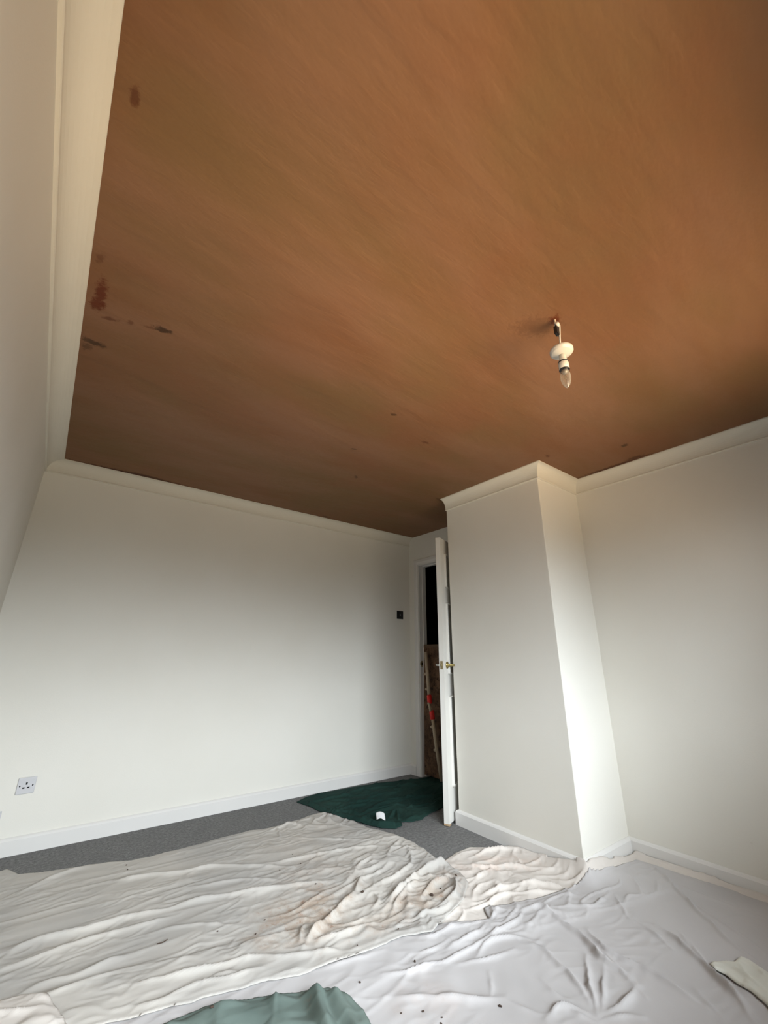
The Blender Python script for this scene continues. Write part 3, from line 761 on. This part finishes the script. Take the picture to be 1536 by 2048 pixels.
# dark green towel running out through the doorway
own4 = 1.7*ridge_field(4, 33)+base_und+.016*crumple(XX, YY, .13, 26, .15, 2.6, 1.4)+.004*crumple(XX, YY, .05, 28, .3, 2)
hem_d = dist_line(XX, YY, [(1.80, 3.30), (1.86, 3.05), (1.98, 2.72), (2.06, 2.60)])
own4 = own4+.010*np.exp(-(hem_d/.022)**2)
cloth('towel', [(1.744, 3.425), (1.781, 3.266), (1.793, 3.135), (1.838, 2.975), (1.919, 2.785), (1.978, 2.633), (2.053, 2.561), (2.122, 2.575), (2.158, 2.632), (2.22, 2.593), (2.31, 2.583), (2.427, 2.63), (2.583, 2.668), (2.819, 2.704), (3.112, 2.76), (3.406, 2.806), (3.361, 3.341), (2.987, 3.352), (2.666, 3.438), (2.387, 3.486), (2.17, 3.497), (1.974, 3.498), (1.847, 3.471)],
      own4, M_towel, 'dark green towel spread on the grey carpet in the doorway', 'towel', .006, 50, lift=.004, thick=.003)
tw = bpy.data.objects['towel']
bm = bmesh.new()
n = 8; A0 = Vector((2.012, 2.735)); ux_ = Vector((.043, -.036)); uy_ = Vector((-.018, -.037))
gridv = []
for i in range(n+1):
    row = []
    for j in range(n+1):
        s_, t_ = i/n, j/n; p = A0+ux_*s_*1.1+uy_*t_
        row.append(bm.verts.new((p.x, p.y, max(gz(p.x, p.y)+.005, .024)+.010*math.sin(math.pi*s_)+.034*(1-t_))))
    gridv.append(row)
for i in range(n):
    for j in range(n): bm.faces.new((gridv[i][j], gridv[i+1][j], gridv[i+1][j+1], gridv[i][j+1]))
cl = obj('care_label', bm, M_labelc, tw, True); cl['label'] = 'white care label'
md = cl.modifiers.new('t', 'SOLIDIFY'); md.thickness = .0008
# sage green cloth dropped in the foreground
gx_, gy_ = 0.0, 0.0
own5 = np.zeros((NX, NY))+.006+.012*pn(XX*8, YY*8, 44)+.026*crumple(XX, YY, .17, 45, 1.2, 2.2)
for (h_, w_, pts) in [(0.046, 0.035, [(0.93, 1.6), (0.9, 1.5), (0.86, 1.38), (0.83, 1.25)]), (0.036, 0.035, [(0.975, 1.54), (0.965, 1.46), (0.92, 1.3)]), (0.022, 0.05, [(0.82, 1.62), (0.78, 1.5), (0.72, 1.35)]), (0.02, 0.08, [(0.6, 1.7), (0.8, 1.55)])]:
    d_ = dist_line(XX+.012*pn(XX*8, YY*8, 46), YY+.012*pn(XX*8, YY*8, 47), pts)
    own5 = np.maximum(own5, h_*np.exp(-(d_/w_)**1.6)+.35*own5)
cloth('cloth', [(0.46, 1.765), (0.56, 1.77), (0.65, 1.755), (0.78, 1.7), (0.91, 1.645), (0.985, 1.6), (1.02, 1.54), (1.03, 1.45), (1.0, 1.25), (0.92, 1.1), (0.6, 1.1), (0.42, 1.4), (0.45, 1.7)], own5, M_green, 'muted green crumpled cloth lying on the sheets at the bottom edge of the picture', 'cloth', .010, 60, lift=.003, edge=.05)
own6 = .007+ridge_field(6, 63)+.003*crumple(XX, YY, .05, 52, 2.2, 2.0)+.004*pn(XX*11, YY*11, 53)
cloth('rag', [(2.202, 0.858), (2.244, 0.861), (2.288, 0.835), (2.303, 0.811), (2.353, 0.809), (2.37, 0.779), (2.34, 0.72), (2.293, 0.627), (2.125, 0.577), (2.073, 0.637), (2.135, 0.679), (2.164, 0.726), (2.172, 0.762), (2.197, 0.809), (2.183, 0.838)],
      own6, M_rag, 'cream cotton rag on the pale grey sheet at the right picture edge', 'rag', .003, 70, lift=.003, edge=.012)
own7 = .004+.012*crumple(XX, YY, .07, 56, 2.2, 2.6)+.004*pn(XX*9, YY*9, 57)
cloth('rag', [(-0.105, 2.172), (0.045, 2.201), (0.147, 2.176), (0.212, 2.103), (0.238, 2.016), (0.268, 1.908), (0.21, 1.831), (0.008, 1.812), (-0.127, 1.91)],
      own7, M_sheet3, 'cream cotton rag heaped in the bottom left corner of the picture', 'rag', .008, 80, lift=.003, edge=.03)

# ------------------------------------------------------------------ doorway clutter, standing on the towel
def top(x0, x1, y0, y1):
    i0, i1, j0, j1 = [int(round((v-o_)/CELL)) for v, o_ in ((x0, GX0), (x1, GX0), (y0, GY0), (y1, GY0))]
    return float(G[i0:i1+1, j0:j1+1].max())
bz = top(3.04, 3.11, 2.93, 3.38)+.001
bd = thing('brown_board', 'brown patchy board standing upright in the dark doorway behind the pale pole', 'board', (3.068, 3.24, bz), 0)
bm = bmesh.new(); box(bm, -.011, .011, -.28, .132, 0, 1.165, .002)
for v in bm.verts: v.co.x += v.co.z*.02
obj('panel', bm, M_board, bd)
bm = bmesh.new(); box(bm, -.015, .015, -.281, .133, 1.155, 1.185, .002)
for v in bm.verts: v.co.x += v.co.z*.02
obj('top_rail', bm, simple('brown_rail', (.11, .07, .045), .7, .2, var=.2, scale=20), bd)
pz = top(2.99, 3.04, 3.05, 3.14)+.001
pl = thing('folding_stand', 'pale jointed pole with two red collars leaning in the doorway', 'stand', (3.020, 3.10, pz), 0)
def prod(name, pts, r, mt_):
    bm = bmesh.new(); tube(bm, pts, r, 16); return obj(name, bm, mt_, pl, True)
prod('pole', [(0.015, .196, 1.11), (0.012, .178, .93), (0, .142, .68)], .017, M_pole)
prod('pole', [(0, .106, .53), (0, .072, .32), (0, .004, .001)], .016, M_pole)
prod('collar', [(0, .146, .71), (0, .145, .705), (0, .135, .635), (0, .134, .63)], [.018, .024, .024, .018], M_red)
prod('collar', [(0, .115, .575), (0, .114, .57), (0, .103, .50), (0, .102, .495)], [.018, .024, .024, .018], M_red)
prod('joint', [(-.018, .138, .64), (-.020, .118, .605), (-.018, .110, .565)], .012, M_pole)
for (y, z) in ((.170, .90), (.150, .76), (.088, .43), (.050, .24)):
    bm = bmesh.new(); lathe(bm, [(0, -.012), (.011, -.012), (.014, 0), (.011, .012), (0, .012)], 14, axis='X', origin=(0, y+.028, z)); box(bm, -.006, .006, y, y+.028, z-.007, z+.007, .002)
    obj('bracket', bm, M_pole, pl, True)

# ------------------------------------------------------------------ plaster crumbs
CR1 = [(0.542, 3.023), (0.54, 2.957), (0.774, 2.149), (0.896, 2.041), (0.964, 2.114), (1.331, 2.619), (1.316, 2.48), (1.756, 1.836), (1.674, 1.813), (1.838, 1.806), (1.379, 1.701), (1.422, 2.031), (1.183, 1.716), (1.279, 2.236), (1.192, 2.479)]
CR2 = [(1.317, 1.526), (1.192, 1.343), (1.129, 1.379), (1.206, 1.275), (1.093, 1.564), (1.225, 1.29), (1.412, 1.208)]

rr = random.Random(4)
def crumb_mesh():
    bm = bmesh.new(); bmesh.ops.create_icosphere(bm, subdivisions=2, radius=1)
    for v in bm.verts: v.co *= 1+rr.uniform(-.28, .28); 
    for v in bm.verts: v.co.z *= .6
    return bm
first = None
def crumbs(pts, label, group, sizes):
    global first
    for i, (x, y) in enumerate(pts):
        if first is None:
            o = first = obj('plaster_crumb', crumb_mesh(), M_crumb)
        else:
            o = first.copy(); COL.objects.link(o)
        s = sizes[i % len(sizes)]
        z = max(gz(x+dx, y+dy) for dx in (-.006, 0, .006) for dy in (-.006, 0, .006))
        o.scale = (s, s*rr.uniform(.6, 1), s*.8); o.rotation_euler = (0, 0, rr.uniform(0, 6)); o.location = (x, y, z+s*.35)
        tag(o, label, 'crumb', group)
        if not group and 'group' in o: del o['group']
crumbs(CR1, 'small dark plaster crumb lying on the cream stained dust sheet', 'plaster crumbs on the cream sheet', [.0042, .004, .0036, .004, .004, .003, .003, .005, .009, .0065, .004, .0075, .003, .0035, .003, .0035])
crumbs([(.622, 1.700)], 'small dark plaster crumb lying on the muted green cloth', None, [.006])
crumbs(CR2, 'small dark plaster crumb lying on the pale grey dust sheet', 'plaster crumbs on the grey sheet', [.0055, .004, .003, .004, .004, .003])
bm = bmesh.new()
tube(bm, spline([(-.018, .004, .0), (-.008, -.001, .001), (.004, -.003, .002), (.018, .004, .003)], 5), .0018, 8)
zz = max(gz(.576+dx, 2.207+dy) for dx in (-.018, 0, .018) for dy in (-.006, 0, .006))
tag(obj('shaving', bm, M_crumb, None, True, loc=(.576, 2.207, zz+.0015)), 'thin dark curled shaving on the cream dust sheet at left', 'shaving')
